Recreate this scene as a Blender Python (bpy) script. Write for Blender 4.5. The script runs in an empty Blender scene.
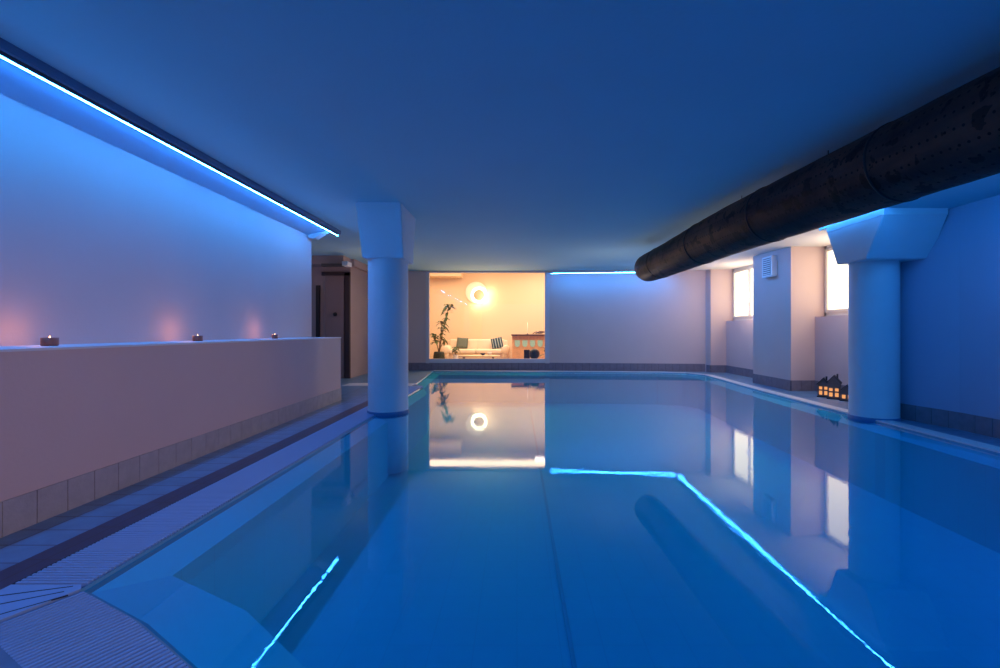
import bpy, bmesh, math, random
from mathutils import Vector, Matrix
from mathutils.geometry import tessellate_polygon
random.seed(7)
PI = math.pi
sc = bpy.context.scene
col = sc.collection
CZ = 1.05          # eye height above the water

# ------------------------------------------------------------------ helpers
def obj(name, bm, mat, parent=None, smooth=False):
    bmesh.ops.recalc_face_normals(bm, faces=bm.faces[:])
    me = bpy.data.meshes.new(name)
    bm.to_mesh(me); bm.free()
    if smooth:
        for p in me.polygons: p.use_smooth = True
    o = bpy.data.objects.new(name, me)
    mats = mat if isinstance(mat, (list, tuple)) else [mat]
    for m in mats: me.materials.append(m)
    col.objects.link(o)
    if parent is not None:
        o.parent = parent
        o.matrix_parent_inverse = Matrix.Translation(-parent.location) if parent.type == 'EMPTY' else Matrix.Identity(4)
    return o

def lobj(name, bm, mat, parent=None, smooth=False):
    """part whose vertices are in its parent's own space"""
    o = obj(name, bm, mat, None, smooth)
    if parent is not None: o.parent = parent
    return o

def tag(o, label=None, cat=None, group=None, kind=None):
    if label: o['label'] = label
    if cat: o['category'] = cat
    if group: o['group'] = group
    if kind: o['kind'] = kind
    return o

def thing(name, label, cat, loc=(0, 0, 0), rz=0, group=None):
    o = bpy.data.objects.new(name, None)
    o.empty_display_size = 0.1
    col.objects.link(o); o.location = loc; o.rotation_euler = (0, 0, rz)
    return tag(o, label, cat, group)

def struct(name, bm, mat, parent=None, smooth=False):
    o = lobj(name, bm, mat, parent, smooth)
    if parent is None: o['kind'] = 'structure'
    return o

def box(bm, x0, x1, y0, y1, z0, z1, M=None):
    vs = [Vector(c) for c in ((x0,y0,z0),(x1,y0,z0),(x1,y1,z0),(x0,y1,z0),(x0,y0,z1),(x1,y0,z1),(x1,y1,z1),(x0,y1,z1))]
    if M is not None: vs = [M @ v for v in vs]
    v = [bm.verts.new(c) for c in vs]
    for f in ((0,3,2,1),(4,5,6,7),(0,1,5,4),(1,2,6,5),(2,3,7,6),(3,0,4,7)):
        bm.faces.new([v[i] for i in f])
    return v

def hexa(bm, pts):
    v = [bm.verts.new(p) for p in pts]
    for f in ((0,3,2,1),(4,5,6,7),(0,1,5,4),(1,2,6,5),(2,3,7,6),(3,0,4,7)):
        bm.faces.new([v[i] for i in f])

def rbox(x0, x1, y0, y1, z0, z1, r=0.01, seg=2, M=None):
    bm = bmesh.new(); box(bm, x0, x1, y0, y1, z0, z1, M)
    bmesh.ops.bevel(bm, geom=bm.edges[:], offset=r, segments=seg, affect='EDGES', profile=0.6)
    return bm

def prism(bm, poly, z0, z1):
    """vertical walls + caps of a polygon (may be concave)"""
    n = len(poly)
    lo = [bm.verts.new((x, y, z0)) for x, y in poly]
    hi = [bm.verts.new((x, y, z1)) for x, y in poly]
    for i in range(n):
        j = (i+1) % n
        bm.faces.new((lo[i], lo[j], hi[j], hi[i]))
    for t in tessellate_polygon([[Vector((x, y, 0)) for x, y in poly]]):
        bm.faces.new([hi[k] for k in t]); bm.faces.new([lo[k] for k in reversed(t)])

def sheet(bm, loops, z):
    """flat polygon with holes"""
    pts = [p for l in loops for p in l]
    vs = [bm.verts.new((x, y, z)) for x, y in pts]
    for t in tessellate_polygon([[Vector((x, y, 0)) for x, y in l] for l in loops]):
        try: bm.faces.new([vs[k] for k in t])
        except ValueError: pass
    return vs

def lathe(bm, prof, seg=32, c=(0, 0, 0), M=None):
    rings = []
    for r, z in prof:
        ring = []
        for i in range(seg):
            a = 2*PI*i/seg
            v = Vector((c[0]+r*math.cos(a), c[1]+r*math.sin(a), c[2]+z))
            if M is not None: v = M @ v
            ring.append(bm.verts.new(v))
        rings.append(ring)
    for a, b in zip(rings, rings[1:]):
        for i in range(seg):
            j = (i+1) % seg
            bm.faces.new((a[i], a[j], b[j], b[i]))
    bm.faces.new(rings[0][::-1]); bm.faces.new(rings[-1])

def tube(bm, pts, rad, seg=8):
    rings = []
    n = len(pts)
    for k, p in enumerate(pts):
        p = Vector(p)
        d = (Vector(pts[min(k+1, n-1)]) - Vector(pts[max(k-1, 0)])).normalized()
        up = Vector((0, 0, 1)) if abs(d.z) < .9 else Vector((1, 0, 0))
        u = d.cross(up).normalized(); w = d.cross(u)
        r = rad[k] if isinstance(rad, (list, tuple)) else rad
        rings.append([bm.verts.new(p + u*r*math.cos(2*PI*i/seg) + w*r*math.sin(2*PI*i/seg)) for i in range(seg)])
    for a, b in zip(rings, rings[1:]):
        for i in range(seg):
            j = (i+1) % seg
            bm.faces.new((a[i], a[j], b[j], b[i]))
    bm.faces.new(rings[0][::-1]); bm.faces.new(rings[-1])

def nbm(): return bmesh.new()

# ------------------------------------------------------------------ materials
def mat(name, color, rough=0.6, metal=0.0, spec=0.4, bump=0.0, bscale=60, var=0.0, vscale=3.0, emit=None, estr=0.0):
    m = bpy.data.materials.new(name); m.use_nodes = True
    nt = m.node_tree; b = nt.nodes['Principled BSDF']
    b.inputs['Roughness'].default_value = rough
    b.inputs['Metallic'].default_value = metal
    b.inputs['Specular IOR Level'].default_value = spec
    b.inputs['Base Color'].default_value = (*color, 1)
    tc = nt.nodes.new('ShaderNodeTexCoord')
    if var > 0:
        n = nt.nodes.new('ShaderNodeTexNoise'); n.inputs['Scale'].default_value = vscale
        n.inputs['Detail'].default_value = 5
        nt.links.new(tc.outputs['Object'], n.inputs['Vector'])
        mx = nt.nodes.new('ShaderNodeMix'); mx.data_type = 'RGBA'
        mx.inputs['A'].default_value = (*[c*(1-var) for c in color], 1)
        mx.inputs['B'].default_value = (*[min(1, c*(1+var)) for c in color], 1)
        nt.links.new(n.outputs['Fac'], mx.inputs['Factor'])
        nt.links.new(mx.outputs['Result'], b.inputs['Base Color'])
    if bump > 0:
        n = nt.nodes.new('ShaderNodeTexNoise'); n.inputs['Scale'].default_value = bscale
        n.inputs['Detail'].default_value = 4
        nt.links.new(tc.outputs['Object'], n.inputs['Vector'])
        bp = nt.nodes.new('ShaderNodeBump'); bp.inputs['Strength'].default_value = bump
        bp.inputs['Distance'].default_value = 0.01
        nt.links.new(n.outputs['Fac'], bp.inputs['Height'])
        nt.links.new(bp.outputs['Normal'], b.inputs['Normal'])
    if emit:
        b.inputs['Emission Color'].default_value = (*emit, 1)
        b.inputs['Emission Strength'].default_value = estr
    return m

def brick_mat(name, c1, c2, mortar, w, h, msize=0.004, rough=0.4, offset=0.0, nv=(.7, 1.25)):
    m = mat(name, c1, rough)
    nt = m.node_tree; b = nt.nodes['Principled BSDF']
    tc = nt.nodes.new('ShaderNodeTexCoord')
    br = nt.nodes.new('ShaderNodeTexBrick')
    br.offset = offset; br.squash = 1
    br.inputs['Color1'].default_value = (*c1, 1); br.inputs['Color2'].default_value = (*c2, 1)
    br.inputs['Mortar'].default_value = (*mortar, 1)
    br.inputs['Scale'].default_value = 1; br.inputs['Mortar Size'].default_value = msize
    br.inputs['Brick Width'].default_value = w; br.inputs['Row Height'].default_value = h
    nt.links.new(tc.outputs['Object'], br.inputs['Vector'])
    nz = nt.nodes.new('ShaderNodeTexNoise'); nz.inputs['Scale'].default_value = 9; nz.inputs['Detail'].default_value = 5
    nt.links.new(tc.outputs['Object'], nz.inputs['Vector'])
    mr = nt.nodes.new('ShaderNodeMapRange'); mr.inputs['To Min'].default_value = nv[0]; mr.inputs['To Max'].default_value = nv[1]
    nt.links.new(nz.outputs['Fac'], mr.inputs['Value'])
    mx = nt.nodes.new('ShaderNodeMix'); mx.data_type = 'RGBA'; mx.blend_type = 'MULTIPLY'
    mx.inputs['Factor'].default_value = 1
    nt.links.new(br.outputs['Color'], mx.inputs['A']); nt.links.new(mr.outputs['Result'], mx.inputs['B'])
    nt.links.new(mx.outputs['Result'], b.inputs['Base Color'])
    return m

def emis(name, color, strength):
    m = bpy.data.materials.new(name); m.use_nodes = True
    nt = m.node_tree; nt.nodes.clear()
    e = nt.nodes.new('ShaderNodeEmission'); e.inputs['Color'].default_value = (*color, 1)
    e.inputs['Strength'].default_value = strength
    o = nt.nodes.new('ShaderNodeOutputMaterial'); nt.links.new(e.outputs[0], o.inputs[0])
    return m

def schlick(nt, f0):
    """mirror share of a still surface at this viewing angle"""
    g = nt.nodes.new('ShaderNodeNewGeometry')
    d = nt.nodes.new('ShaderNodeVectorMath'); d.operation = 'DOT_PRODUCT'
    nt.links.new(g.outputs['Incoming'], d.inputs[0]); nt.links.new(g.outputs['True Normal'], d.inputs[1])
    def mth(op, a, b=None):
        n = nt.nodes.new('ShaderNodeMath'); n.operation = op
        for i, v in enumerate((a, b)):
            if v is None: continue
            if isinstance(v, (int, float)): n.inputs[i].default_value = v
            else: nt.links.new(v, n.inputs[i])
        return n.outputs[0]
    a = mth('ABSOLUTE', d.outputs['Value'])
    p = mth('POWER', mth('SUBTRACT', 1.0, a), 5.0)
    return mth('ADD', mth('MULTIPLY', p, 1-f0), f0), mth

PLASTER = (0.66, 0.50, 0.47)
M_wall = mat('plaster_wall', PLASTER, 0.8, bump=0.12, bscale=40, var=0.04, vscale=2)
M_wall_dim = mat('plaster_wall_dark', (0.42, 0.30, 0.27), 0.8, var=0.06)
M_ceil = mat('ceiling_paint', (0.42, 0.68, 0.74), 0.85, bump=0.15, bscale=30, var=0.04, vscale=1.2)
M_ceil_r = mat('ceiling_paint_pale', (0.72, 0.70, 0.68), 0.85, bump=0.1, bscale=30)
M_column = mat('column_paint', (0.74, 0.74, 0.76), 0.6, bump=0.2, bscale=14, var=0.04, vscale=4)
M_white = mat('white_paint', (0.78, 0.78, 0.80), 0.5)
M_frame = mat('window_frame_cream', (0.75, 0.70, 0.62), 0.45)
M_sidetile = mat('skirting_tile', (0.42, 0.38, 0.39), 0.5, bump=0.3, bscale=50, var=0.22, vscale=12)
M_deck = brick_mat('deck_tiles', (0.15, 0.27, 0.40), (0.13, 0.24, 0.36), (0.09, 0.10, 0.15), 0.356, 0.178, 0.005, 0.35)
M_band = brick_mat('dark_band_tiles', (0.035, 0.05, 0.10), (0.03, 0.045, 0.09), (0.03, 0.03, 0.04), 0.36, 0.36, 0.004, 0.35)
M_grate = mat('grate_plastic', (0.30, 0.44, 0.66), 0.45)
M_dark = mat('channel_dark', (0.012, 0.014, 0.03), 0.7)
M_coping = mat('coping_stone', (0.66, 0.66, 0.66), 0.35, bump=0.2, bscale=60, var=0.12, vscale=10)
M_alu = mat('aluminium_profile', (0.10, 0.11, 0.14), 0.5, metal=0.2)
LEDC = (0.030, 0.29, 1.0)
M_led = emis('led_diffuser', LEDC, 185.0)
M_led_far = emis('led_diffuser_far', LEDC, 260.0)
M_led_mid = emis('led_diffuser_mid', LEDC, 150.0)
M_led_near = emis('led_diffuser_near', LEDC, 230.0)
M_day = emis('frosted_pane_daylight', (1.0, 0.82, 0.56), 2.8)
M_rim = mat('pool_rim_tile', (0.30, 0.72, 0.80), 0.4)
M_winfr = mat('grey_window_frame', (0.60, 0.55, 0.58), 0.5)

# pool tiles: pale teal with a faint grid
M_pool = brick_mat('pool_tiles', (0.06, 0.62, 0.74), (0.055, 0.61, 0.73), (0.07, 0.52, 0.66), 0.25, 0.25, 0.002, 0.5, 0.0, (.97, 1.03))

# water
def water_mat():
    m = bpy.data.materials.new('pool_water'); m.use_nodes = True
    nt = m.node_tree; nt.nodes.clear()
    out = nt.nodes.new('ShaderNodeOutputMaterial')
    f, mth = schlick(nt, 0.03)
    tr = nt.nodes.new('ShaderNodeBsdfTransparent'); tr.inputs['Color'].default_value = (0.16, 0.82, 0.95, 1)
    gl = nt.nodes.new('ShaderNodeBsdfGlossy'); gl.inputs['Roughness'].default_value = 0.0
    gl.inputs['Color'].default_value = (0.93, 0.97, 1, 1)
    tc = nt.nodes.new('ShaderNodeTexCoord')
    n1 = nt.nodes.new('ShaderNodeTexNoise'); n1.inputs['Scale'].default_value = 38; n1.inputs['Detail'].default_value = 3
    n2 = nt.nodes.new('ShaderNodeTexNoise'); n2.inputs['Scale'].default_value = 1.3; n2.inputs['Detail'].default_value = 2
    nt.links.new(tc.outputs['Object'], n1.inputs['Vector']); nt.links.new(tc.outputs['Object'], n2.inputs['Vector'])
    # ripples come in patches
    n3 = nt.nodes.new('ShaderNodeTexNoise'); n3.inputs['Scale'].default_value = 0.9
    nt.links.new(tc.outputs['Object'], n3.inputs['Vector'])
    patch = nt.nodes.new('ShaderNodeMapRange'); patch.inputs['From Min'].default_value = .4; patch.inputs['From Max'].default_value = .65
    patch.inputs['To Min'].default_value = .25
    nt.links.new(n3.outputs['Fac'], patch.inputs['Value'])
    h = mth('ADD', mth('MULTIPLY', mth('MULTIPLY', n1.outputs['Fac'], 0.00024), patch.outputs['Result']), mth('MULTIPLY', n2.outputs['Fac'], 0.0003))
    bp = nt.nodes.new('ShaderNodeBump'); bp.inputs['Strength'].default_value = 1.0; bp.inputs['Distance'].default_value = 1.0
    nt.links.new(h, bp.inputs['Height']); nt.links.new(bp.outputs['Normal'], gl.inputs['Normal'])
    mx = nt.nodes.new('ShaderNodeMixShader')
    nt.links.new(f, mx.inputs[0]); nt.links.new(tr.outputs[0], mx.inputs[1]); nt.links.new(gl.outputs[0], mx.inputs[2])
    nt.links.new(mx.outputs[0], out.inputs[0])
    return m
M_water = water_mat()

def glass_mat():
    m = bpy.data.materials.new('window_glass'); m.use_nodes = True
    nt = m.node_tree; nt.nodes.clear()
    out = nt.nodes.new('ShaderNodeOutputMaterial')
    f, mth = schlick(nt, 0.035)
    tr = nt.nodes.new('ShaderNodeBsdfTransparent')
    gl = nt.nodes.new('ShaderNodeBsdfGlossy'); gl.inputs['Roughness'].default_value = 0.0
    mx = nt.nodes.new('ShaderNodeMixShader')
    nt.links.new(f, mx.inputs[0]); nt.links.new(tr.outputs[0], mx.inputs[1]); nt.links.new(gl.outputs[0], mx.inputs[2])
    nt.links.new(mx.outputs[0], out.inputs[0])
    return m
M_glass = glass_mat()

# ------------------------------------------------------------------ plan
CEIL = CZ + 1.60
def BD(x): return 12.58 - .107*max(0.0, x-.85)      # depth of the back wall face

W = [(-1.775,1.911), (-1.775,5.0), (-1.775,8.6), (-2.0,9.3), (-2.2,12.34), (3.6,11.95), (4.2,11.72), (4.46,11.2), (4.40,10.2), (4.29,8.6), (4.24,7.3), (4.2,6.0), (4.15,4.0), (4.15,-1.5),
     (-.30,-1.5), (-.33,.45), (-.48,.85), (-.72,1.2), (-1.031,1.479), (-1.397,1.717)]
R = [(-1.60,2.19), (-1.62,5.0), (-1.62,8.5), (-1.83,9.3), (-2.02,12.2), (3.5,11.75), (4.05,11.55), (4.28,11.1), (4.22,10.2), (4.11,8.6), (4.06,7.3), (4.02,6.0), (3.97,4.0), (3.97,-1.3),
     (.02,-1.3), (0,.55), (-.14,1.0), (-.40,1.33), (-.724,1.60), (-1.10,1.916)]
GO = [(-2.09,1.771), (-1.734,1.583), (-1.54,1.47), (-1.19,1.22), (-.93,1.0), (-.75,.72), (-.62,.40), (-.60,-1.5)]   # outer line of the near grate
WZ = -0.012
HOLE = [(-2.09,9.0), (-1.80,9.0), (-2.0,9.3), (-2.2,12.34), (3.6,11.95), (4.2,11.72), (4.46,11.2), (4.40,10.2), (4.29,8.6), (4.24,7.3), (4.2,6.0), (4.15,4.0), (4.15,-1.5)] + GO[::-1]

# floor
bm = nbm(); sheet(bm, [[(-7,-3),(6.2,-3),(6.2,13.2),(-7,13.2)], HOLE], 0.0)
bmesh.ops.recalc_face_normals(bm, faces=bm.faces[:])
struct('floor', bm, M_deck)
# dark tile band
bm = nbm(); box(bm, -2.25, -2.09, 1.6, 9.0, -0.01, 0.004); box(bm, -2.25, -2.09, -3, 1.6, -0.01, 0.004)
struct('trim_1', bm, M_band)
# pale cross strip behind the column
bm = nbm(); box(bm, -3.35, -2.02, 9.0, 9.45, -0.005, 0.006)
struct('trim_2', bm, M_coping)

# pool basin
bm = nbm()
n = len(W)
top = [bm.verts.new((x, y, 0.0)) for x, y in W]
rim0 = [bm.verts.new((x+(rx-x)*.12, y+(ry-y)*.12, -0.03)) for (x, y), (rx, ry) in zip(W, R)]
rim1 = [bm.verts.new((x, y, -0.085)) for x, y in R]
bot = [bm.verts.new((x, y, -0.78)) for x, y in R]
for i in range(n):
    j = (i+1) % n
    for k, (a, b) in enumerate(((top, rim0), (rim0, rim1), (rim1, bot))):
        f = bm.faces.new((a[i], a[j], b[j], b[i])); f.material_index = (2, 0, 1)[k]
for t in tessellate_polygon([[Vector((x, y, 0)) for x, y in R]]):
    f = bm.faces.new([bot[k] for k in t]); f.material_index = 1
basin = struct('pool_basin', bm, [M_rim, M_pool, mat('pool_edge_tile', (0.10, 0.30, 0.42), .4)])
bm = nbm()
box(bm, .30, .325, 0.2, 11.3, -0.785, -0.772); 
lobj('floor_seam', bm, mat('seam_dark', (0.06, 0.46, 0.60), .5), basin)

# water
bm = nbm(); sheet(bm, [W], WZ)
for f in bm.faces:
    if f.normal.z < 0: f.normal_flip()
wt = lobj('pool_water', bm, M_water)
tag(wt, 'still blue pool water mirroring the lit lounge window and light strips', 'water', kind='stuff')

# overflow channels under the grates
bm = nbm()
sheet(bm, [[(-2.09,9.0), (-1.775,9.0), (-1.775,1.911), (-1.397,1.717), (-1.031,1.479), (-.72,1.2), (-.48,.85), (-.33,.45), (-.30,-1.5)] + GO[::-1]], -0.045)
struct('trim_3', bm, M_dark)

# grate along the left side
bm = nbm()
y = 1.965
while y < 9.0:
    box(bm, -2.088, -1.79, y, y+.0115, -0.022, 0.002)
    y += .022
for xx in (-2.085, -1.86): box(bm, xx, xx+.012, 1.96, 8.99, -0.035, -0.010)
tag(lobj('drain_grate', bm, M_grate), 'long white slatted overflow grate along the left side of the pool', 'grate')
# near grate following the curved edge
inn = [(-1.765,1.911), (-1.397,1.717), (-1.031,1.479), (-.72,1.2), (-.48,.85), (-.33,.45), (-.30,-1.5)]
outp = [(-1.89,1.665), (-1.54,1.47), (-1.19,1.22), (-.93,1.0), (-.75,.72), (-.62,.40), (-.60,-1.5)]
bm = nbm()
def seglen(a, b): return math.hypot(a[0]-b[0], a[1]-b[1])
for k in range(len(inn)-1):
    L = (seglen(inn[k], inn[k+1]) + seglen(outp[k], outp[k+1]))/2
    m_ = max(1, int(L/.022))
    for i in range(m_):
        def P(l, t): return (l[k][0]+(l[k+1][0]-l[k][0])*t, l[k][1]+(l[k+1][1]-l[k][1])*t)
        t0, t1 = i/m_, (i+.52)/m_
        if k == 0 and i < 1: continue
        a, b, c, d = P(inn, t0), P(inn, t1), P(outp, t1), P(outp, t0)
        s = .985
        hexa(bm, [(*a,-.022), (*b,-.022), (*c,-.022), (*d,-.022), (*a,.002), (*b,.002), (*c,.002), (*d,.002)])
tag(lobj('drain_grate', bm, M_grate), 'curved white slatted grate at the near corner of the pool', 'grate')
# corner cover with three slots
bm = nbm()
CC = [(-2.09,1.95), (-1.80,1.95), (-1.772,1.918), (-1.893,1.668), (-2.09,1.771)]
prism(bm, CC, -0.02, 0.003)
cp = lobj('grate_corner', bm, M_grate)
tag(cp, 'plain white wedge cover with three dark slots between the two grates', 'grate')
bm = nbm()
def px2(x, y):
    D = CZ*472/(y-331); return ((x-517)/472*D, D)
for a, b in (((-4,597),(73,587)), ((-8,606.5),(64,592.3)), ((-6,617),(68,595.8))):
    A, B = px2(*a), px2(*b)
    d = Vector((B[0]-A[0], B[1]-A[1])).normalized(); nn = Vector((-d.y, d.x))*.0032
    hexa(bm, [(A[0]-nn.x,A[1]-nn.y,0), (B[0]-nn.x,B[1]-nn.y,0), (B[0]+nn.x,B[1]+nn.y,0), (A[0]+nn.x,A[1]+nn.y,0),
              (A[0]-nn.x,A[1]-nn.y,.0036), (B[0]-nn.x,B[1]-nn.y,.0036), (B[0]+nn.x,B[1]+nn.y,.0036), (A[0]+nn.x,A[1]+nn.y,.0036)])
lobj('slot', bm, M_dark, cp)

# coping on back and right sides
def strip_poly(pts, w, side=1):
    """band of width w beside an open polyline"""
    outl = []
    for i, p in enumerate(pts):
        a = Vector(pts[max(i-1, 0)]); b = Vector(pts[min(i+1, len(pts)-1)])
        d = (b-a).normalized(); nn = Vector((-d.y, d.x))*side
        outl.append((p[0]+nn.x*w, p[1]+nn.y*w))
    return pts + outl[::-1]
bm = nbm(); prism(bm, strip_poly(W[4:14], .17), -0.03, 0.012)
struct('trim_4', bm, M_coping)

# ------------------------------------------------------------------ walls
bm = nbm()
# left block and the parapet in front of it
prism(bm, [(-7,-3), (-3.2,-3), (-3.2,7.35), (-7,7.35)], 0, CEIL)
struct('wall_left', bm, M_wall)
bm = rbox(0,1,0,1,0,1,.001) ; bm.free()
bm = nbm(); prism(bm, [(-3.2,-3), (-2.56,-3), (-2.63,2.4), (-2.69,7.2), (-3.2,7.2)], 0, CZ-.098)
struct('wall_parapet', bm, M_wall)
bm = nbm(); prism(bm, [(-3.2,-3), (-2.553,-3), (-2.623,2.4), (-2.683,7.208), (-3.2,7.208)], CZ-.108, CZ-.094)
struct('trim_5', bm, M_column)
# corridor
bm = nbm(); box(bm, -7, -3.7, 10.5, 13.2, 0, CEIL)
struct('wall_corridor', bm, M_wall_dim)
# panelled door in the corridor
def scr(px, D): return (px-517)/472*D
d3 = nbm(); box(d3, scr(326,10.5), scr(344.5,10.5), 10.46, 10.5, 0, 2.28)
d3 = struct('door_1', d3, mat('door_wood', (0.30, 0.19, 0.165), .6, var=.1))
bm = nbm()
box(bm, scr(344.5,10.44), -3.70, 10.44, 10.5, 0, 2.34)
box(bm, scr(321.5,10.44), -3.70, 10.44, 10.5, 2.28, 2.36)
lobj('door_frame', bm, mat('door_frame_dark', (0.055, 0.03, 0.028), .6), d3)
bm = nbm(); bmesh.ops.create_uvsphere(bm, u_segments=16, v_segments=10, radius=.045, matrix=Matrix.Translation((scr(335,10.42), 10.42, 1.05+.37)))
lobj('door_knob', bm, mat('knob_dark', (0.02, 0.015, 0.015), .4), d3, True)
bm = nbm(); box(bm, scr(316,10.45), scr(319.3,10.45), 10.44, 10.5, 0, 2.06)
struct('door_2', bm, mat('door_dark', (0.015, 0.012, 0.014), .5))
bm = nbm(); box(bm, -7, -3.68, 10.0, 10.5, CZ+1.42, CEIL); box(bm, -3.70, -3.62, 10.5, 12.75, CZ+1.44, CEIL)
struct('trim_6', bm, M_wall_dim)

# back wall (with the lounge window)
WX0, WX1 = -2.37, .775
ZB, ZT = .27, CZ+1.575
bm = nbm()
def wseg(x0, x1, z0, z1, off=0.0, th=.18):
    p = [(x0, BD(x0)+off), (x1, BD(x1)+off), (x1, BD(x1)+off+th), (x0, BD(x0)+off+th)]
    hexa(bm, [(*q, z0) for q in p] + [(*q, z1) for q in p])
wseg(-3.7, WX0, 0, CEIL); wseg(WX1, .85, 0, CEIL); wseg(.85, 4.95, 0, CEIL); wseg(WX0, WX1, 0, ZB); wseg(WX0, WX1, ZT, CEIL)
struct('wall_back', bm, M_wall)
# window frame + glass
bm = nbm()
for (a, b, c, d) in ((WX0-.06, WX0+.03, ZB-.08, ZT+.02), (WX1-.03, WX1+.09, ZB-.08, ZT+.02), (WX0+.03, WX1-.03, ZB-.07, ZB+.04), (WX0+.03, WX1-.03, ZT-.02, ZT+.02)):
    wseg(a, b, c, d, -.02, .10)
w1 = struct('window_1', bm, M_winfr)
bm = nbm(); wseg(WX0+.03, WX1-.03, ZB+.04, ZT-.02, .04, .008)
lobj('glass_pane', bm, M_glass, w1)

# right side: piers and window niches
WINS = CZ+.25
bm = nbm(); prism(bm, [(4.80,12.4), (4.90,11.94), (6.2,11.94), (6.2,13.2), (4.9,13.2)], 0, CEIL)
struct('wall_pier_far', bm, M_wall)
bm = nbm(); box(bm, 4.80, 6.2, 8.27, 9.59, 0, CEIL); struct('wall_pier_middle', bm, M_wall)
bm = nbm(); prism(bm, [(4.60,6.2), (4.60,5.65), (4.71,5.02), (4.70,-3), (6.2,-3), (6.2,6.2)], 0, CEIL); struct('wall_right', bm, mat('plaster_wall_blue_lit', (0.40, 0.42, 0.56), 0.8, bump=0.12, bscale=40))  # same plaster as elsewhere, with the blue strip light put into its colour
bm = nbm(); box(bm, 5.29, 6.2, 9.59, 11.94, 0, WINS); struct('wall_niche_far', bm, M_wall)
bm = nbm(); box(bm, 5.22, 6.2, 6.2, 8.27, 0, WINS); struct('wall_niche_near', bm, M_wall)
def casement(name, X, y0, y1, z0, z1):
    bm = nbm(); t = .05
    box(bm, X, X+.07, y0, y1, z0, z0+.07); box(bm, X, X+.07, y0, y1, z1-.06, z1)
    box(bm, X, X+.07, y0, y0+t, z0, z1); box(bm, X, X+.07, y1-t, y1, z0, z1)
    w = struct(name, bm, M_frame)
    ym = (y0+y1)/2
    for (a, b) in ((y0+t, ym), (ym, y1-t)):
        s = nbm(); q = .045
        box(s, X-.02, X+.03, a, b, z0+.07, z0+.07+q); box(s, X-.02, X+.03, a, b, z1-.06-q, z1-.06)
        box(s, X-.02, X+.03, a, a+q, z0+.07+q, z1-.06-q); box(s, X-.02, X+.03, b-q, b, z0+.07+q, z1-.06-q)
        sash = lobj('sash', s, M_frame, w)
        g = nbm(); box(g, X+.012, X+.018, a+q, b-q, z0+.07+q, z1-.06-q)
        lobj('frosted_pane', g, M_day, sash)
    h = nbm(); box(h, X-.045, X-.02, ym-.012, ym+.012, z0+.42, z0+.50); box(h, X-.055, X-.04, ym-.012, ym+.10, z0+.47, z0+.495)
    lobj('window_handle', h, M_white, w)
    return w
casement('window_2', 5.46, 10.20, 11.93, WINS, CZ+1.55)
casement('window_3', 5.38, 6.35, 8.26, WINS, CZ+1.48)
# wall behind/beside the casements
bm = nbm(); box(bm, 5.53, 6.2, 9.59, 11.94, WINS, CEIL); struct('wall_niche_far_back', bm, M_wall)
bm = nbm(); box(bm, 5.45, 6.2, 6.2, 8.27, WINS, CEIL); struct('wall_niche_near_back', bm, M_wall)

# ------------------------------------------------------------------ ceiling
bm = nbm(); box(bm, -7, 4.03, -3, 13.0, CEIL, CEIL+.12)
struct('ceiling', bm, M_ceil)
bm = nbm()
hexa(bm, [(4.03,6.25,CZ+1.415), (6.2,6.25,CZ+1.415), (6.2,8.6,CZ+1.49), (4.03,8.6,CZ+1.49), (4.03,6.25,CEIL+.1), (6.2,6.25,CEIL+.1), (6.2,8.6,CEIL+.1), (4.03,8.6,CEIL+.1)])
hexa(bm, [(4.03,8.6,CZ+1.49), (6.2,8.6,CZ+1.49), (6.2,13.2,CZ+1.585), (4.03,13.2,CZ+1.585), (4.03,8.6,CEIL+.1), (6.2,8.6,CEIL+.1), (6.2,13.2,CEIL+.1), (4.03,13.2,CEIL+.1)])
struct('ceiling_window_side', bm, M_ceil_r)
bm = nbm(); box(bm, 4.0, 6.2, -3, 6.25, CZ+1.33, CEIL+.1)
box(bm, 3.79, 4.0, -3, 5.0, CZ+1.33, CEIL+.1)
struct('ceiling_low', bm, M_ceil)

# ------------------------------------------------------------------ skirting tiles
M_sidetile_dark = mat('skirting_tile_dark', (0.22, 0.19, 0.23), 0.5, bump=0.3, bscale=50, var=0.25, vscale=12)
def skirting(name, pts, h=.18, w=.178, side=1, t=.012, z=0.0, m=None):
    """row of upright tiles with dark joints along an open polyline, on its <side>"""
    bm = nbm()
    for a, b in zip(pts, pts[1:]):
        a = Vector(a); b = Vector(b); d = b-a; L = d.length; d.normalize(); nn = Vector((-d.y, d.x))*side
        k = 0
        while k*w < L-.004:
            s0 = k*w+.003; s1 = min((k+1)*w-.003, L)
            p = [a+d*s0, a+d*s1, a+d*s1+nn*t, a+d*s0+nn*t]
            hexa(bm, [(q.x, q.y, z) for q in p] + [(q.x, q.y, z+h) for q in p])
            k += 1
    o = struct(name, bm, m or M_sidetile)
    g = nbm()
    for a, b in zip(pts, pts[1:]):
        a = Vector(a); b = Vector(b); d = (b-a).normalized(); nn = Vector((-d.y, d.x))*side*(t-.004)
        p = [a, b, b+nn, a+nn]
        hexa(g, [(q.x, q.y, z) for q in p] + [(q.x, q.y, z+h-.004) for q in p])
    lobj('grout', g, mat('grout_dark_'+name, (0.10, 0.085, 0.085), .8), o)
    return o
skirting('baseboard_left', [(-2.56,-3), (-2.63,2.4), (-2.69,7.2), (-3.2,7.2)], side=-1)
skirting('baseboard_back', [(-3.7,BD(-3.7)), (.85,BD(.85)), (4.84,BD(4.84))], h=.205, side=-1, m=M_sidetile_dark)
skirting('baseboard_right', [(4.86,12.1), (4.90,11.94), (5.29,11.94), (5.29,9.59), (4.80,9.59), (4.80,8.27), (5.22,8.27), (5.22,6.2), (4.60,6.2), (4.60,5.65), (4.71,5.02), (4.70,-3)], h=.185, side=-1, m=M_sidetile_dark)

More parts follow.
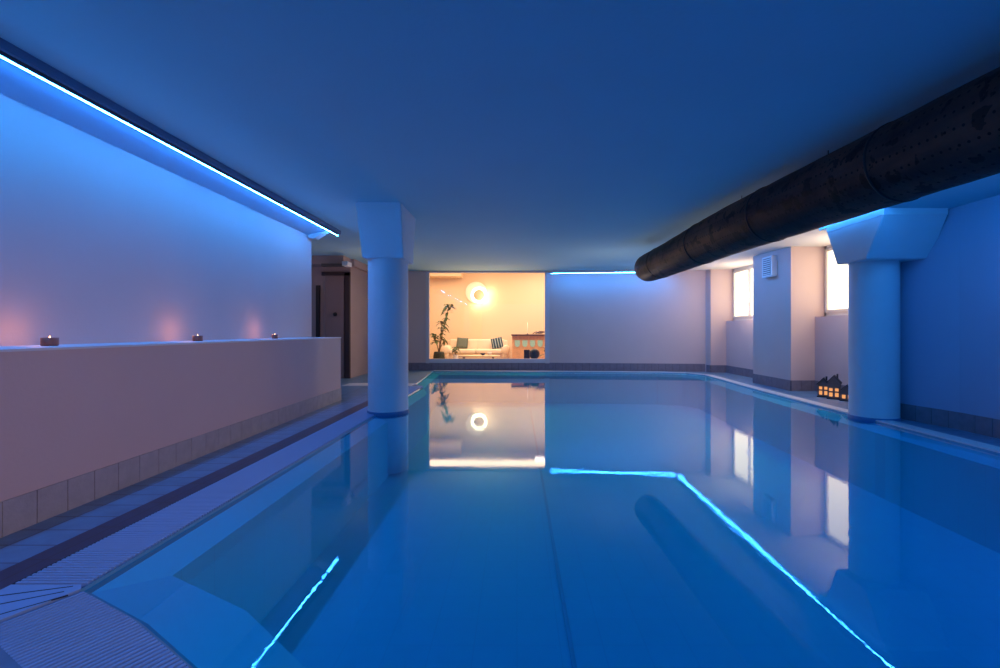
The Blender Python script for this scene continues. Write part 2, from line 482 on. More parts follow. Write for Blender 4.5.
# ------------------------------------------------------------------ columns
def column(label, cx, cy, r, zb, zc, front, name='column'):
    t = thing(name, label, 'column', (cx, cy, 0))
    bm = nbm(); prof = [(r*1.0, -.03), (r*1.0, -.01)] + [(r, zc*k/6) for k in range(1, 7)] + [(r*.97, zc+.05)]
    lathe(bm, prof, 64, (cx, cy, 0)); obj('shaft', bm, M_column, t, True)
    bm = nbm(); lathe(bm, [(r, zb), (r, -.03)], 48, (cx, cy, 0)); obj('submerged_plinth', bm, M_rim, t, True)
    bm = nbm(); lathe(bm, [(r+.004, -.04), (r+.010, -.03), (r+.010, .018), (r+.002, .028)], 48, (cx, cy, 0))
    obj('base_ring', bm, mat('base_ring_blue', (0.05, 0.18, 0.36), .5, bump=.5, bscale=25), t, True)
    bm = nbm(); hexa(bm, front)
    bmesh.ops.bevel(bm, geom=bm.edges[:], offset=.008, segments=2, affect='EDGES')
    t_cap = obj('capital', bm, M_column, t)
    return t_cap
zc = CZ+.912
column('white round column with a flared block capital standing at the left pool edge', -1.68, 6.16, .254, -.75, zc,
       [(-1.935,5.90,zc), (-1.42,5.90,zc), (-1.42,6.44,zc), (-1.935,6.44,zc), (-2.00,5.84,CEIL), (-1.44,5.84,CEIL), (-1.44,6.72,CEIL), (-2.00,6.72,CEIL)])
zc = CZ+.824
zt = CZ+1.33
rc = column('thick round column with a wide flared capital at the right pool edge by the windows', 4.33, 5.73, .252, -.75, zc,
       [(3.97,5.367,zc), (4.70,5.367,zc), (4.70,5.90,zc), (3.97,5.86,zc), (3.965,5.1,zt-.07), (4.66,5.1,zt-.07), (4.66,6.2,zt-.07), (3.97,6.05,zt-.07)])
bm = nbm(); hexa(bm, [(3.965,5.1,zt-.072), (4.66,5.1,zt-.072), (4.66,6.2,zt-.072), (3.97,6.05,zt-.072), (3.965,5.1,zt+.01), (4.66,5.1,zt+.01), (4.66,6.2,zt+.01), (3.97,6.05,zt+.01)])
obj('capital_band', bm, M_column, rc)

# ------------------------------------------------------------------ LED strips
def led(label, A, B, z, group=None, up=.05, w=.014, m=M_led, e=.0066, gap=0):
    """strip of light from A to B (plan) with underside at z"""
    A = Vector(A); B = Vector(B); t = thing('light_strip', label, 'light strip', ((A.x+B.x)/2, (A.y+B.y)/2, z), 0, group)
    d = (B-A).normalized(); nn = Vector((-d.y, d.x))
    bm = nbm()
    p = [A+nn*w, B+nn*w, B-nn*w, A-nn*w]
    hexa(bm, [(q.x, q.y, z+.006) for q in p] + [(q.x, q.y, z+up) for q in p])
    obj('profile', bm, M_alu, t)
    bm = nbm()
    ring = []
    for P in (A+d*.004, B-d*.004):
        ring.append([bm.verts.new((P.x+nn.x*math.cos(a)*e, P.y+nn.y*math.cos(a)*e, z+.006-math.sin(a)*e*.8)) for a in [PI*k/6 for k in range(7)]])
    for k in range(6): bm.faces.new((ring[0][k], ring[0][k+1], ring[1][k+1], ring[1][k]))
    obj('diffuser', bm, m, t)
    if gap > 0:
        L = (B-A).length; k = max(2, int(L/2.0)+1)
        for i in range(k):
            q = A + d*(.1+(L-.2)*i/(k-1)); bm = nbm(); lathe(bm, [(.003, z+up-.004), (.003, min(CEIL-.001, z+up+gap))], 8, (q.x, q.y, 0)); obj('hanger', bm, M_alu, t)
    return t
led('glowing blue light strip along the ceiling above the left parapet wall', (-2.865,-1.5), (-2.865,7.55), CZ+1.518)
led('glowing blue light strip along the top of the far wall beside the lounge window', (.88, BD(.88)-.36), (3.98, BD(3.98)-.36), CZ+1.485, None, .03, .014, M_led_far, .0048, .085)
led('short middle blue light strip beside the capital, behind the dark duct', (3.93,5.02), (3.93,6.3), CZ+1.404, None, .03, .014, M_led_mid, .0048, .165)
led('far blue light strip hidden behind the dark duct, mirrored beside the window reflections', (4.005,6.3), (4.005,11.72), CZ+1.47, None, .03, .014, M_led_far, .0048, .10)
led('near blue light strip under the low soffit, mirrored as the line at lower right', (3.816,-1.0), (3.816,5.0), CZ+1.305, None, .025, .014, M_led_near, .0048)
# sloping cove board behind the left strip
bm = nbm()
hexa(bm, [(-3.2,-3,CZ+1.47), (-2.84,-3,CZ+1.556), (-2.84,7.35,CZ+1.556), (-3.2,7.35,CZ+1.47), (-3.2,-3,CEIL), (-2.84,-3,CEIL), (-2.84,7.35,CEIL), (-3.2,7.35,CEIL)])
struct('trim_7', bm, mat('cove_blue_wash', (.42,.66,.90), .6))  # white board coloured blue to carry the glow of the strip
bm = nbm()
box(bm, -2.842, -2.815, -3, 7.55, CZ+1.545, CEIL)
struct('trim_8', bm, mat('cove_edge', (0.12, 0.22, 0.36), .7))
# small boxed end of the cove
bm = nbm(); hexa(bm, [(-3.2,7.22,CZ+1.42), (-3.10,7.22,CZ+1.42), (-3.10,7.36,CZ+1.42), (-3.2,7.36,CZ+1.42), (-3.2,7.22,CZ+1.50), (-2.92,7.22,CZ+1.54), (-2.92,7.36,CZ+1.54), (-3.2,7.36,CZ+1.50)])
struct('trim_9', bm, M_column)

# ------------------------------------------------------------------ textile air duct
def duct():
    m = bpy.data.materials.new('duct_fabric'); m.use_nodes = True
    nt = m.node_tree; b = nt.nodes['Principled BSDF']; b.inputs['Roughness'].default_value = .55
    b.inputs['Specular IOR Level'].default_value = .12
    tc = nt.nodes.new('ShaderNodeTexCoord'); sp = nt.nodes.new('ShaderNodeSeparateXYZ')
    nt.links.new(tc.outputs['Object'], sp.inputs[0])
    def mth(op, a, b_=None):
        n = nt.nodes.new('ShaderNodeMath'); n.operation = op
        for i, v in enumerate((a, b_)):
            if v is None: continue
            if isinstance(v, (int, float)): n.inputs[i].default_value = v
            else: nt.links.new(v, n.inputs[i])
        return n.outputs[0]
    ang = mth('ARCTAN2', sp.outputs['Z'], sp.outputs['X'])
    u = mth('FRACT', mth('MULTIPLY', ang, 18/(2*PI)))
    v = mth('FRACT', mth('MULTIPLY', sp.outputs['Y'], 1/.055))
    du = mth('MULTIPLY', mth('SUBTRACT', u, .5), .102); dv = mth('MULTIPLY', mth('SUBTRACT', v, .5), .055)
    dist = mth('SQRT', mth('ADD', mth('MULTIPLY', du, du), mth('MULTIPLY', dv, dv)))
    hole = mth('LESS_THAN', dist, .009)
    n1 = nt.nodes.new('ShaderNodeTexNoise'); n1.inputs['Scale'].default_value = 1.7; n1.inputs['Detail'].default_value = 6
    mp = nt.nodes.new('ShaderNodeMapping'); mp.inputs['Scale'].default_value = (1, .5, 2)
    nt.links.new(tc.outputs['Object'], mp.inputs['Vector']); nt.links.new(mp.outputs[0], n1.inputs['Vector'])
    cr = nt.nodes.new('ShaderNodeValToRGB')
    cr.color_ramp.elements[0].position = .35; cr.color_ramp.elements[0].color = (.012, .013, .020, 1)
    cr.color_ramp.elements[1].position = .72; cr.color_ramp.elements[1].color = (.17, .075, .048, 1)
    nt.links.new(n1.outputs['Fac'], cr.inputs[0])
    # darker stains, cut off into hard-edged blotches
    n2 = nt.nodes.new('ShaderNodeTexNoise'); n2.inputs['Scale'].default_value = 7; n2.inputs['Detail'].default_value = 3
    nt.links.new(tc.outputs['Object'], n2.inputs['Vector'])
    st = mth('GREATER_THAN', n2.outputs['Fac'], .58)
    dk = mth('MAXIMUM', hole, mth('MULTIPLY', st, .7))
    mx = nt.nodes.new('ShaderNodeMix'); mx.data_type = 'RGBA'
    mx.inputs['B'].default_value = (.004, .004, .006, 1)
    nt.links.new(dk, mx.inputs['Factor']); nt.links.new(cr.outputs[0], mx.inputs['A'])
    nt.links.new(mx.outputs['Result'], b.inputs['Base Color'])
    bp = nt.nodes.new('ShaderNodeBump'); bp.inputs['Strength'].default_value = .5; bp.inputs['Distance'].default_value = .02
    nt.links.new(n2.outputs['Fac'], bp.inputs['Height']); nt.links.new(bp.outputs[0], b.inputs['Normal'])
    y0, y1 = -2.0, 8.80
    a = math.atan(.072)
    t = thing('air_duct', 'long dark round fabric air duct with rows of small holes under the ceiling', 'duct', (3.06-.072*y0, y0, CZ+1.24), a)
    L = (y1-y0)/math.cos(a); r = .292
    Mx = Matrix.Rotation(-PI/2, 4, 'X')
    bm = nbm()
    def taper(s):                      # the far end narrows and sags a little
        q = max(0.0, min(1.0, (s-7.4)/3.3)); return q*q*(3-2*q)
    prof = [(r, 0)] + [(r*(1+.006*math.sin(k*2.1)), L*k/60) for k in range(1, 60)] + [(r*.97, L-.06)]
    lathe(bm, prof, 48, (0,0,0), Mx)
    def squeeze(bm):
        for v in bm.verts:
            q = taper(v.co.y); v.co.x = v.co.x*(1-.10*q)-.005*q; v.co.z = v.co.z*(1-.11*q)-.072*q
    squeeze(bm)
    lobj('tube', bm, m, t, True)
    bm = nbm(); lathe(bm, [(r*.97, L-.062), (r*.93, L-.02), (r*.80, L+.02), (r*.45, L+.045), (r*.02, L+.05)], 48, (0,0,0), Mx); squeeze(bm)
    lobj('end_cap', bm, m, t, True)
    ms = mat('duct_seam', (.012,.012,.016), .6)
    for k in range(7):
        yy = .8+k*1.55
        bm = nbm(); lathe(bm, [(r+.001, yy), (r+.007, yy+.006), (r+.007, yy+.018), (r+.001, yy+.024)], 48, (0,0,0), Mx); squeeze(bm)
        lobj('seam_ring', bm, ms, t, True)
    for k in range(6):
        bm = nbm(); lathe(bm, [(.004, r-.01), (.004, CEIL-(CZ+1.24))], 8, (0, .6+k*1.4, 0))
        lobj('hanger', bm, ms, t)
    return t
duct()

# ------------------------------------------------------------------ candles on the parapet
m_cup = mat('candle_cup', (.30, .10, .07), .35)
m_wax = mat('candle_wax', (.75, .45, .30), .5, emit=(1, .35, .12), estr=.6)
m_fl = emis('candle_flame', (1, .45, .15), 12)
def candle(x, y, s, label):
    z = CZ-.094
    t = thing('tealight_candle', label, 'candle', (x, y, z), 0, 'tealights on the parapet ledge')
    r = .043*s; h = .052
    bm = nbm(); lathe(bm, [(r*.88, 0), (r, .006), (r, h), (r*.86, h), (r*.84, h-.014), (.001, h-.014)], 24); lobj('cup', bm, m_cup, t, True)
    bm = nbm(); lathe(bm, [(r*.8, h-.016), (r*.8, h-.010), (.001, h-.008)], 24); wx = lobj('wax', bm, m_wax, t, True)
    bm = nbm(); lathe(bm, [(.001, h-.010), (.004, h-.004), (.003, h+.004), (.0006, h+.012)], 10); lobj('flame', bm, m_fl, wx, True)
    l = bpy.data.lights.new('candle_glow', 'POINT'); l.energy = .45; l.color = (1, .40, .18); l.shadow_soft_size = 0
    o = bpy.data.objects.new('candle_glow', l); col.objects.link(o); o.location = (x-.09, y, z+.10)
candle(-2.95, 2.98, 1.0, 'dark red tealight cup on the parapet ledge, nearest the camera')
candle(-2.95, 4.36, .95, 'middle one of three small dark tealights along the parapet ledge')
candle(-2.95, 5.75, .8, 'farthest small dark tealight, by the far end of the parapet ledge')

# ------------------------------------------------------------------ vent box on the middle pier
t = thing('wall_vent', 'white square louvred vent box high on the pier between the windows', 'vent', (4.80, 8.88, CZ+1.2))
bm = rbox(4.70, 4.80, 8.71, 9.06, CZ+1.015, CZ+1.40, .008); obj('housing', bm, M_white, t)
bm = nbm(); box(bm, 4.697, 4.702, 8.745, 9.025, CZ+1.05, CZ+1.365); go = obj('grille_opening', bm, mat('vent_shadow', (.22,.23,.26), .6), t)
bm = nbm()
for k in range(8):
    z = CZ+1.06+k*.038
    hexa(bm, [(4.688,8.745,z), (4.70,8.745,z+.02), (4.70,9.025,z+.02), (4.688,9.025,z), (4.688,8.745,z+.004), (4.70,8.745,z+.024), (4.70,9.025,z+.024), (4.688,9.025,z+.004)])
obj('louvre', bm, M_white, go)

# ------------------------------------------------------------------ small lantern houses
M_slate = mat('lantern_slate', (.05, .05, .06), .6, var=.3, vscale=30)
M_house = mat('lantern_wall', (.16, .13, .125), .6, var=.3, vscale=25)
M_lit = emis('lantern_window_glow', (1, .42, .15), .9)
def lantern_house(name, label, x, y, w, d, h, roof, rz):
    """gabled lantern; front faces -y in its own space; width along x"""
    t = thing(name, label, 'lantern', (x, y, 0), rz, 'lit lantern houses on the pool deck')
    bm = nbm()
    box(bm, -w/2, w/2, -d/2, d/2, 0, h)
    g = [(-w/2,h), (w/2,h), (0,h+roof*.92)]
    for s in (-1, 1):
        v = [bm.verts.new((a, s*d/2, b)) for a, b in g]; bm.faces.new(v)
    lobj('house_body', bm, M_house, t)
    bm = nbm()
    for s in (-1, 1):
        hexa(bm, [(0,-d/2-.012,h+roof), (s*(w/2+.012),-d/2-.012,h-.008), (s*(w/2+.012),d/2+.012,h-.008), (0,d/2+.012,h+roof),
                  (0,-d/2-.012,h+roof+.012), (s*(w/2+.016),-d/2-.012,h+.004), (s*(w/2+.016),d/2+.012,h+.004), (0,d/2+.012,h+roof+.012)])
    rf = lobj('roof', bm, M_slate, t)
    bm = nbm(); box(bm, w*.18, w*.18+.022, -.012, .014, h+roof*.4, h+roof+.03); lobj('chimney', bm, M_slate, rf)
    bm = nbm(); box(bm, -w/2-.01, w/2+.01, -d/2-.01, d/2+.01, 0, .016); lobj('plinth', bm, M_slate, t)
    rows = [(0.04, .062), (.125, .045)] if h > .15 else [(.04, .055)]
    for zi, hh in rows:
        for k in (-1, 1):
            bm = nbm(); box(bm, k*w*.23-w*.14, k*w*.23+w*.14, -d/2-.003, -d/2+.001, zi, zi+hh); lobj('lit_window', bm, M_lit, t)
    for zi, hh in rows[:1]:
        bm = nbm(); box(bm, -w/2-.003, -w/2+.001, -d*.25, d*.25, zi, zi+hh); lobj('lit_window', bm, M_lit, t)
    return t
ang = math.radians(-40)
lantern_house('lantern_house', 'narrow dark lantern house with glowing windows, farthest left of the three by the column', 4.88, 7.51, .15, .10, .20, .10, ang)
lantern_house('lantern_house', 'tallest dark lantern house with glowing windows, middle of the three', 4.90, 7.29, .165, .10, .25, .11, ang)
lantern_house('lantern_house', 'lowest dark lantern house with glowing windows, right beside the round column', 4.955, 7.085, .16, .10, .15, .085, ang)

# ------------------------------------------------------------------ lounge behind the glass
M_lw = mat('lounge_wall', (0.80, 0.62, 0.44), .8)
M_lf = mat('lounge_floor', (0.50, 0.36, 0.24), .5)
LD = 18.4
bm = nbm(); box(bm, -6, 4, LD, LD+.15, -.05, CZ+2.7); struct('wall_lounge_back', bm, M_lw)
bm = nbm(); box(bm, -6.15, -6, 12.9, LD, -.05, CZ+2.7); struct('wall_lounge_left', bm, M_lw)
bm = nbm(); box(bm, 2.6, 2.75, 12.9, LD, -.05, CZ+2.7); struct('wall_lounge_right', bm, M_lw)
bm = nbm(); box(bm, -6.15, 4, 13.2, LD+.15, -.15, -.05); struct('floor_lounge', bm, M_lf)
bm = nbm(); box(bm, -6.15, 4, 13.0, LD+.15, CZ+2.6, CZ+2.75); struct('ceiling_lounge', bm, M_lw)
bm = nbm(); box(bm, -6, -2.12, 17.8, LD, CZ+2.07, CZ+2.6); struct('trim_10', bm, M_lw)

# wall lamp: pale plate with a smaller disc lit from behind
lx, lz = -1.52, CZ+1.42
t = thing('wall_lamp', 'round eclipse-shaped wall lamp with a glowing halo above the sofa', 'wall lamp', (lx, LD, lz))
Mr = Matrix.Translation((lx-.07, LD, lz+.08)) @ Matrix.Rotation(PI/2, 4, 'X')
bm = nbm(); lathe(bm, [(.42, 0), (.42, .03), (.40, .04), (.001, .042)], 48, (0,0,0), Mr); obj('back_plate', bm, mat('lamp_plate', (.95,.86,.72), .4, emit=(1,.85,.6), estr=.12), t, True)
Mr = Matrix.Translation((lx+.05, LD-.05, lz-.03)) @ Matrix.Rotation(PI/2, 4, 'X')
bm = nbm(); lathe(bm, [(.20, 0), (.31, .02), (.31, .04), (.2, .05)], 48, (0,0,0), Mr); lr = obj('light_ring', bm, emis('lamp_light', (1, .80, .50), 8), t, True)
Mr = Matrix.Translation((lx+.05, LD-.13, lz-.03)) @ Matrix.Rotation(PI/2, 4, 'X')
bm = nbm(); lathe(bm, [(.20, 0), (.215, .01), (.21, .03), (.001, .035)], 48, (0,0,0), Mr); obj('front_disc', bm, mat('lamp_disc', (.80,.60,.42), .5), lr, True)

# sofa
M_sofa = mat('sofa_fabric', (.82, .70, .56), .9, bump=.3, bscale=80)
S0, S1 = scr(443, 17.6), scr(510, 17.6)
t = thing('sofa', 'cream two-seat sofa with rolled arms under the round wall lamp', 'sofa', ((S0+S1)/2, 17.7, -.05))
obj('base', rbox(S0+.12, S1-.12, 17.25, 18.15, .03, .22, .03), M_sofa, t)
mid = (S0+S1)/2
for a, b in ((S0+.27, mid-.005), (mid+.005, S1-.27)):
    obj('seat_cushion', rbox(a, b, 17.15, 17.95, .22, .38, .05, 3), M_sofa, t, True)
    obj('back_cushion', rbox(a-.06, b+.06, 17.85, 18.10, .30, .74, .07, 3), M_sofa, t, True)
obj('back_frame', rbox(S0+.1, S1-.1, 18.02, 18.22, .10, .70, .05, 3), M_sofa, t, True)
for x in (S0+.15, S1-.15):
    bm = nbm(); tube(bm, [(x,17.12,.36), (x,17.15,.36), (x,18.1,.36), (x,18.12,.36)], [.12,.16,.16,.12], 24)
    box(bm, x-.12, x+.12, 17.16, 18.1, .02, .34)
    obj('armrest', bm, M_sofa, t, True)
for x in (S0+.2, S1-.2):
    for y in (17.3, 18.05):
        bm = nbm(); lathe(bm, [(.02, -.05), (.028, .04)], 12, (x, y, 0)); obj('leg', bm, mat('sofa_leg', (.08,.05,.03), .5), t)
def pillow(x, y, z, w, tilt, label, m):
    bm = nbm(); bmesh.ops.create_grid(bm, x_segments=10, y_segments=10, size=w/2)
    top = bm.verts[:]
    for v in top:
        a, b = v.co.x/(w/2), v.co.y/(w/2)
        v.co.z = .075*max(0.0, (1-a**4)*(1-b**4))**.6
    g = bmesh.ops.duplicate(bm, geom=bm.verts[:]+bm.edges[:]+bm.faces[:])
    for v in g['geom']:
        if isinstance(v, bmesh.types.BMVert): v.co.z *= -1
    bmesh.ops.remove_doubles(bm, verts=bm.verts[:], dist=.0005)
    o = lobj('throw_pillow', bm, m, None, True)
    o.location = (x, y, z); o.rotation_euler = (math.radians(68), tilt, 0)
    tag(o, label, 'pillow'); return o
def stripes(name, c1, c2):
    m = mat(name, c1, .9); nt = m.node_tree
    tc = nt.nodes.new('ShaderNodeTexCoord'); w = nt.nodes.new('ShaderNodeTexWave'); w.inputs['Scale'].default_value = 3.2
    w.inputs['Distortion'].default_value = 0
    cr = nt.nodes.new('ShaderNodeValToRGB'); cr.color_ramp.interpolation = 'CONSTANT'
    cr.color_ramp.elements[0].color = (*c1,1); cr.color_ramp.elements[1].color = (*c2,1); cr.color_ramp.elements[1].position = .82
    nt.links.new(tc.outputs['Object'], w.inputs['Vector']); nt.links.new(w.outputs['Fac'], cr.inputs[0])
    nt.links.new(cr.outputs[0], nt.nodes['Principled BSDF'].inputs['Base Color']); return m
pillow(scr(462,17.6), 17.69, .60, 0.42, .06, 'grey-green square cushion at the left end of the sofa', mat('pillow_grey', (.12,.15,.13), .9, bump=.3))
pillow(scr(497,17.6), 17.64, .60, .42, -.22, 'dark teal striped cushion leaning at the right end of the sofa', stripes('pillow_stripe', (.025,.05,.06), (.35,.42,.42)))

# coffee table
tx0, tx1 = scr(457, 16.2), scr(500, 16.2)
t = thing('coffee_table', 'low pale coffee table in front of the cream sofa', 'table', ((tx0+tx1)/2, 16.2, -.05))
bm = nbm(); lathe(bm, [(.34, .17), (.36, .18), (.36, .215), (.34, .22)], 40, (0,0,0), Matrix.Translation(((tx0+tx1)/2, 16.2, 0)) @ Matrix.Diagonal((2.05, 1, 1, 1)))
obj('tabletop', bm, mat('table_pale', (.70,.60,.42), .5), t)
for sx in (-.5, .5):
    for sy in (-.2, .2):
        bm = nbm(); lathe(bm, [(.018, -.05), (.022, .175)], 10, ((tx0+tx1)/2+sx, 16.2+sy, 0)); obj('leg', bm, mat('table_leg_dark', (.1,.07,.05), .5), t)
def bowl(x, y, z, r, h, m, label, name='bowl'):
    bm = nbm(); lathe(bm, [(r*.45, 0), (r*.8, h*.4), (r, h), (r*.93, h), (r*.7, h*.45), (.001, h*.25)], 24)
    o = lobj(name, bm, m, None, True); o.location = (x, y, z); tag(o, label, 'bowl'); return o
bowl(scr(483,16.2), 16.15, .22, .09, .07, mat('bowl_dark', (.03,.03,.035), .4), 'small dark bowl on the coffee table')
bowl(scr(489.5,16.2), 16.2, .22, .085, .10, mat('bowl_white', (.7,.66,.6), .4), 'small white bowl on the coffee table')

# plants
M_leaf = mat('leaf_green', (.07, .13, .035), .5, var=.35, vscale=8)
M_stem = mat('plant_stem', (.22, .15, .08), .7)
def leaf(bm, base, dirv, L, w, droop=.5):
    d = Vector(dirv).normalized(); side = d.cross(Vector((0,0,1)))
    side = side.normalized() if side.length > .05 else Vector((1,0,0))
    prev = None
    for k in range(6):
        s = k/5
        p = Vector(base) + d*L*s + Vector((0,0,-droop*L*s*s))
        ww = w*math.sin(PI*min(.98, s*.9+.1))*.5
        a, b = bm.verts.new(p+side*ww), bm.verts.new(p-side*ww)
        if prev: bm.faces.new((prev[0], prev[1], b, a))
        prev = (a, b)
def potted(name, label, x, y, z, pr, ph, potmat, canes, seed, leafL=.24):
    rnd = random.Random(seed)
    t = thing(name, label, 'plant', (x, y, z))
    bm = nbm(); lathe(bm, [(pr*.62, 0), (pr*.98, ph*.3), (pr*1.04, ph*.55), (pr*.92, ph*.88), (pr*.84, ph), (pr*.82, ph), (pr*.80, ph-.03), (.001, ph-.03)], 28); lobj('pot', bm, potmat, t, True)
    bs, bl = nbm(), nbm()
    for (dx, dy, H, heads) in canes:
        pts = [(0, 0, ph-.04), (dx*.3, dy*.3, ph+(H-ph)*.35), (dx*.75, dy*.7, ph+(H-ph)*.7), (dx, dy, H)]
        tube(bs, pts, [.018, .015, .012, .008], 8)
        for (s, cnt, sp) in heads:
            k = s*3; i = min(2, int(k)); f = k-i
            c = Vector(pts[i]).lerp(Vector(pts[i+1]), f)
            for q in range(cnt):
                a = rnd.uniform(0, 2*PI); e = rnd.uniform(-.1, .9)
                leaf(bl, c+Vector((0,0,rnd.uniform(-.06,.06))), (math.cos(a), math.sin(a), e), rnd.uniform(.8,1.25)*leafL*sp, .095*sp, rnd.uniform(.3,.9))
    lobj('stem', bs, M_stem, t, True); lobj('foliage', bl, M_leaf, t)
    return t
potted('potted_plant', 'tall leafy house plant in a dark pot beside the left edge of the lounge window', scr(439,15.5), 15.5, -.05, .185, .42, mat('pot_dark', (.02,.03,.02), .6),
       [(.30,.05,1.90,[(.99,16,1.2),(.9,10,1.0),(.72,9,.9)]), (.10,-.08,1.35,[(.98,16,1.1),(.8,12,1.0),(.55,8,.9)]), (-.18,.06,.95,[(.95,15,1.1),(.6,12,1.0)]), (.16,.1,.85,[(.9,10,.9)])], 3)
potted('potted_plant', 'small green plant in a white pot at the left end of the sofa', scr(455.5,16.0), 16.0, -.05, .10, .30, mat('pot_white', (.8,.78,.74), .4),
       [(.02,0,.52,[(.95,14,.7),(.5,10,.7)]), (-.05,0,.45,[(.9,10,.6)])], 5)
potted('potted_plant', 'green spiky plant partly hidden at the right edge of the lounge window', scr(546.5,13.6), 13.75, -.05, .10, .25, mat('pot_grey', (.3,.3,.3), .5),
       [(-.01,0,.62,[(.9,8,.9),(.4,5,.9)])], 9)

# dark pouf-shaped vase and planter just behind the glass
def roundthing(x, y, r, top, label):
    bm = nbm(); prof = [(r*.55, 0), (r*.6, top-2*r+.02)]
    for k in range(1, 12):
        a = -PI/2 + .35 + (PI-.35)*k/12; prof.append((r*math.cos(a), top-r+r*math.sin(a)))
    prof.append((.001, top)); lathe(bm, prof, 28)
    o = lobj('floor_vase', bm, mat('black_glaze', (.010,.011,.012), .35), None, True); o.location = (x, y, -.05); tag(o, label, 'vase')
roundthing(scr(534.3,13.5), 13.5, .155, .60, 'black ball-shaped floor vase just behind the lounge window')
bm = rbox(-.085, .085, -.08, .08, 0, .56, .02); o = lobj('floor_planter', bm, mat('dark_planter', (.05,.03,.02), .6)); o.location = (scr(526.8,13.7), 13.7, -.05); tag(o, 'small dark square planter left of the black ball-shaped vase', 'planter')

# bar counter
M_bar = mat('bar_wood', (.78, .50, .28), .5, var=.2, vscale=9)
b0, b1 = scr(512, 16.8), 2.3
t = thing('bar_counter', 'orange wooden bar counter with a dark top and turquoise panels', 'bar counter', ((b0+b1)/2, 17.0, -.05))
bm = rbox(b0-.03, b1, 16.72, 17.4, .885, .93, .008); obj('countertop', bm, mat('bar_top_dark', (.06,.03,.025), .4), t)
bm = nbm(); box(bm, b0, b1, 16.82, 17.35, -.05, .885); obj('front_panel', bm, M_bar, t)
bm = nbm()
x = b0
while x < b1-.03:
    box(bm, x, x+.028, 16.79, 16.825, -.05, .885 if False else .70); x += .05
obj('slats', bm, M_bar, t)
bm = nbm(); x = b0
while x < b1-.03:
    box(bm, x, x+.018, 16.79, 16.825, .74, .885); x += .05
obj('upper_slats', bm, mat('bar_red_slats', (.62,.33,.20), .5), t)
M_turq = mat('turquoise_panel', (.34, .62, .60), .3)
for k in range(7):
    xa = b0+.10+k*.27
    if xa+.2 > b1: break
    bm = nbm()
    pts = [(xa, .72), (xa+.18, .72), (xa+.18, .58)] + [(xa+.09+.09*math.cos(a), .58-.10*math.sin(a)) for a in [PI*q/6 for q in range(1, 6)]] + [(xa, .58)]
    f0 = [bm.verts.new((a, 16.775, b)) for a, b in pts]; f1 = [bm.verts.new((a, 16.79, b)) for a, b in pts]
    bm.faces.new(f0); bm.faces.new(f1[::-1])
    for i in range(len(pts)):
        j = (i+1) % len(pts); bm.faces.new((f0[i], f0[j], f1[j], f1[i]))
    obj('turquoise_panel', bm, M_turq, t)
# candle and driftwood bowl on the counter
t = thing('taper_candle', 'tall thin white candle on the bar counter', 'candle', (scr(527.5,17.0), 17.0, .93))
bm = nbm(); lathe(bm, [(.035, 0), (.035, .01), (.012, .02), (.012, .04)], 16); lobj('candle_holder', bm, mat('holder_dark', (.05,.04,.03), .4), t, True)
bm = nbm(); lathe(bm, [(.011, .03), (.010, .42), (.002, .43)], 12); lobj('candle_stick', bm, mat('candle_white', (.9,.85,.75), .5, emit=(1,.85,.6), estr=.4), t, True)
bm = nbm(); rnd = random.Random(4)
for k in range(9):
    a = rnd.uniform(-.35, .25); tube(bm, [(a, rnd.uniform(-.05,.05), .01), (a+.12, rnd.uniform(-.04,.04), .05+rnd.uniform(0,.05)), (a+.28, 0, .02+rnd.uniform(0,.07))], [.014,.02,.008], 6)
o = lobj('driftwood_decoration', bm, mat('driftwood', (.14,.08,.05), .8), None, True); o.location = (scr(541,17.0), 17.0, .945); tag(o, 'dark twisted driftwood piece on the right end of the bar counter', 'decoration')

# small things by the corridor ceiling
t = thing('ceiling_lamp', 'small flat white lamp under the ceiling outside the dark door', 'ceiling light', (-3.73, 9.9, CZ+1.5))
bm = rbox(scr(345.5,9.8), scr(351,9.8), 9.6, 9.85, CZ+1.33, CZ+1.42, .006); obj('lamp_body', bm, M_ceil_r, t)
bm = nbm(); box(bm, scr(322,9.9), scr(346,9.9), 9.86, 9.98, CZ+1.355, CZ+1.41); obj('mounting_rail', bm, mat('rail_dark', (.10,.08,.075), .6), t)

# ------------------------------------------------------------------ lights
def area(name, loc, rot, sx, sy, energy, color):
    l = bpy.data.lights.new(name, 'AREA'); l.shape = 'RECTANGLE'; l.size = sx; l.size_y = sy; l.energy = energy; l.color = color
    o = bpy.data.objects.new(name, l); col.objects.link(o); o.location = loc; o.rotation_euler = rot; return o
def point(name, loc, energy, color, r=.1):
    l = bpy.data.lights.new(name, 'POINT'); l.energy = energy; l.color = color; l.shadow_soft_size = r
    o = bpy.data.objects.new(name, l); col.objects.link(o); o.location = loc; return o
area('lounge_ceiling_light', (-1.5, 15.6, CZ+2.55), (0,0,0), 5, 3, 270, (1, .70, .42))
area('lounge_ceiling_light_right', (1.4, 16.4, CZ+2.55), (0,0,0), 1.5, 2, 100, (1, .84, .68))
point('wall_lamp_light', (lx+.34, LD-.20, lz-.26), 5, (1, .76, .46), 0)
point('wall_lamp_light_low', (lx-.02, LD-.20, lz-.42), 3.5, (1, .76, .46), 0)
point('wall_lamp_light_side', (lx+.46, LD-.20, lz+.06), 3.5, (1, .76, .46), 0)
point('corridor_warm_fill', (-4.9, 8.9, 2.2), 5, (1, .62, .45), 0)  # bare warm point added to brighten the corridor
point('back_wall_warm_fill', (-2.9, 9.7, 1.8), 7, (1, .62, .50), 0)  # second added point, warms the left of the back wall and ceiling
point('room_warm_fill', (2.0, 9.6, 1.5), 10, (1, .76, .68), 0)  # added point over the pool, stands in for daylight on the far wall

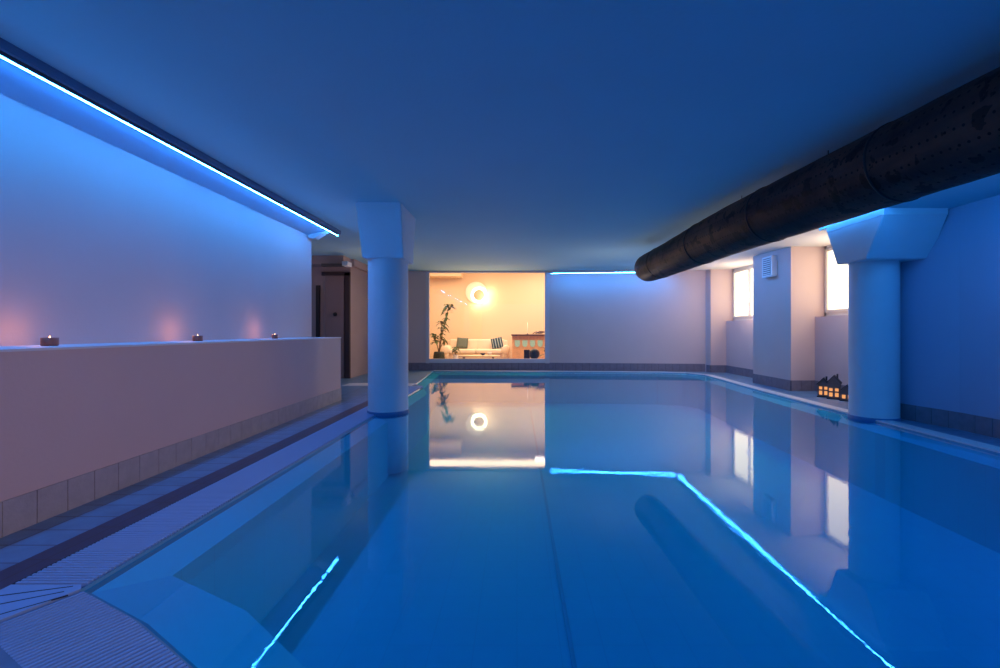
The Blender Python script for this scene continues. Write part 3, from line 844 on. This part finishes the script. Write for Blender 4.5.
for k, z in enumerate((1.95, 1.88, 1.80, 1.70, 1.58, 1.44, 1.3)):  # unseen spots added behind the camera to warm the parapet face
    l = bpy.data.lights.new('parapet_warm_fill', 'SPOT'); l.energy = 50; l.color = (1, .62, .46); l.spot_size = .58; l.spot_blend = 1; l.shadow_soft_size = 0
    o = bpy.data.objects.new('parapet_warm_fill', l); col.objects.link(o); o.location = (3.1-.12*k, -1.6, z)
    o.rotation_euler = (Vector((-2.65, 3.4, .3))-o.location).to_track_quat('-Z', 'Y').to_euler()
for k in range(6):  # points added inside the niches, standing in for daylight from the windows
    point('daylight_fill_far_niche', (5.05, 10.4+.25*(k%3), 1.5+.14*k), 4.0, (1, .76, .60), 0)
    point('daylight_fill_near_niche', (5.0, 6.75+.28*(k%3), 1.45+.14*k), 4.0, (1, .76, .60), 0)
l = bpy.data.lights.new('lounge_spill_fill', 'SPOT'); l.energy = 120; l.color = (1, .66, .42); l.spot_size = 2.2; l.spot_blend = 1; l.shadow_soft_size = 0  # added spot behind the glass, stands in for lounge light on the ceiling
o = bpy.data.objects.new('lounge_spill_fill', l); col.objects.link(o); o.location = (-.8, 13.6, 1.0)
o.rotation_euler = (Vector((-.9, 10, 2.6))-Vector((-.8, 13.6, 1.0))).to_track_quat('-Z', 'Y').to_euler()

# world: dim blue light of the rest of the hall behind the camera
w = bpy.data.worlds.new('hall'); sc.world = w; w.use_nodes = True
bg = w.node_tree.nodes['Background']; bg.inputs[0].default_value = (0.0, 0.21, 0.70, 1); bg.inputs[1].default_value = 0.95

# ------------------------------------------------------------------ camera
cd = bpy.data.cameras.new('camera'); cam = bpy.data.objects.new('camera', cd); col.objects.link(cam)
cam.location = (0, 0, CZ); cam.rotation_euler = (PI/2, 0, 0)
cd.sensor_width = 36; cd.lens = 472*36/1000; cd.shift_x = -.017; cd.shift_y = -.003
cd.clip_start = .05
sc.camera = cam
sc.view_settings.view_transform = 'Standard'
sc.view_settings.look = 'None'
sc.view_settings.exposure = 0
sc.cycles.use_denoising = True
sc.cycles.max_bounces = 10; sc.cycles.diffuse_bounces = 5; sc.cycles.glossy_bounces = 5; sc.cycles.transparent_max_bounces = 12
sc.cycles.caustics_reflective = False; sc.cycles.caustics_refractive = False
sc.cycles.sample_clamp_indirect = 4
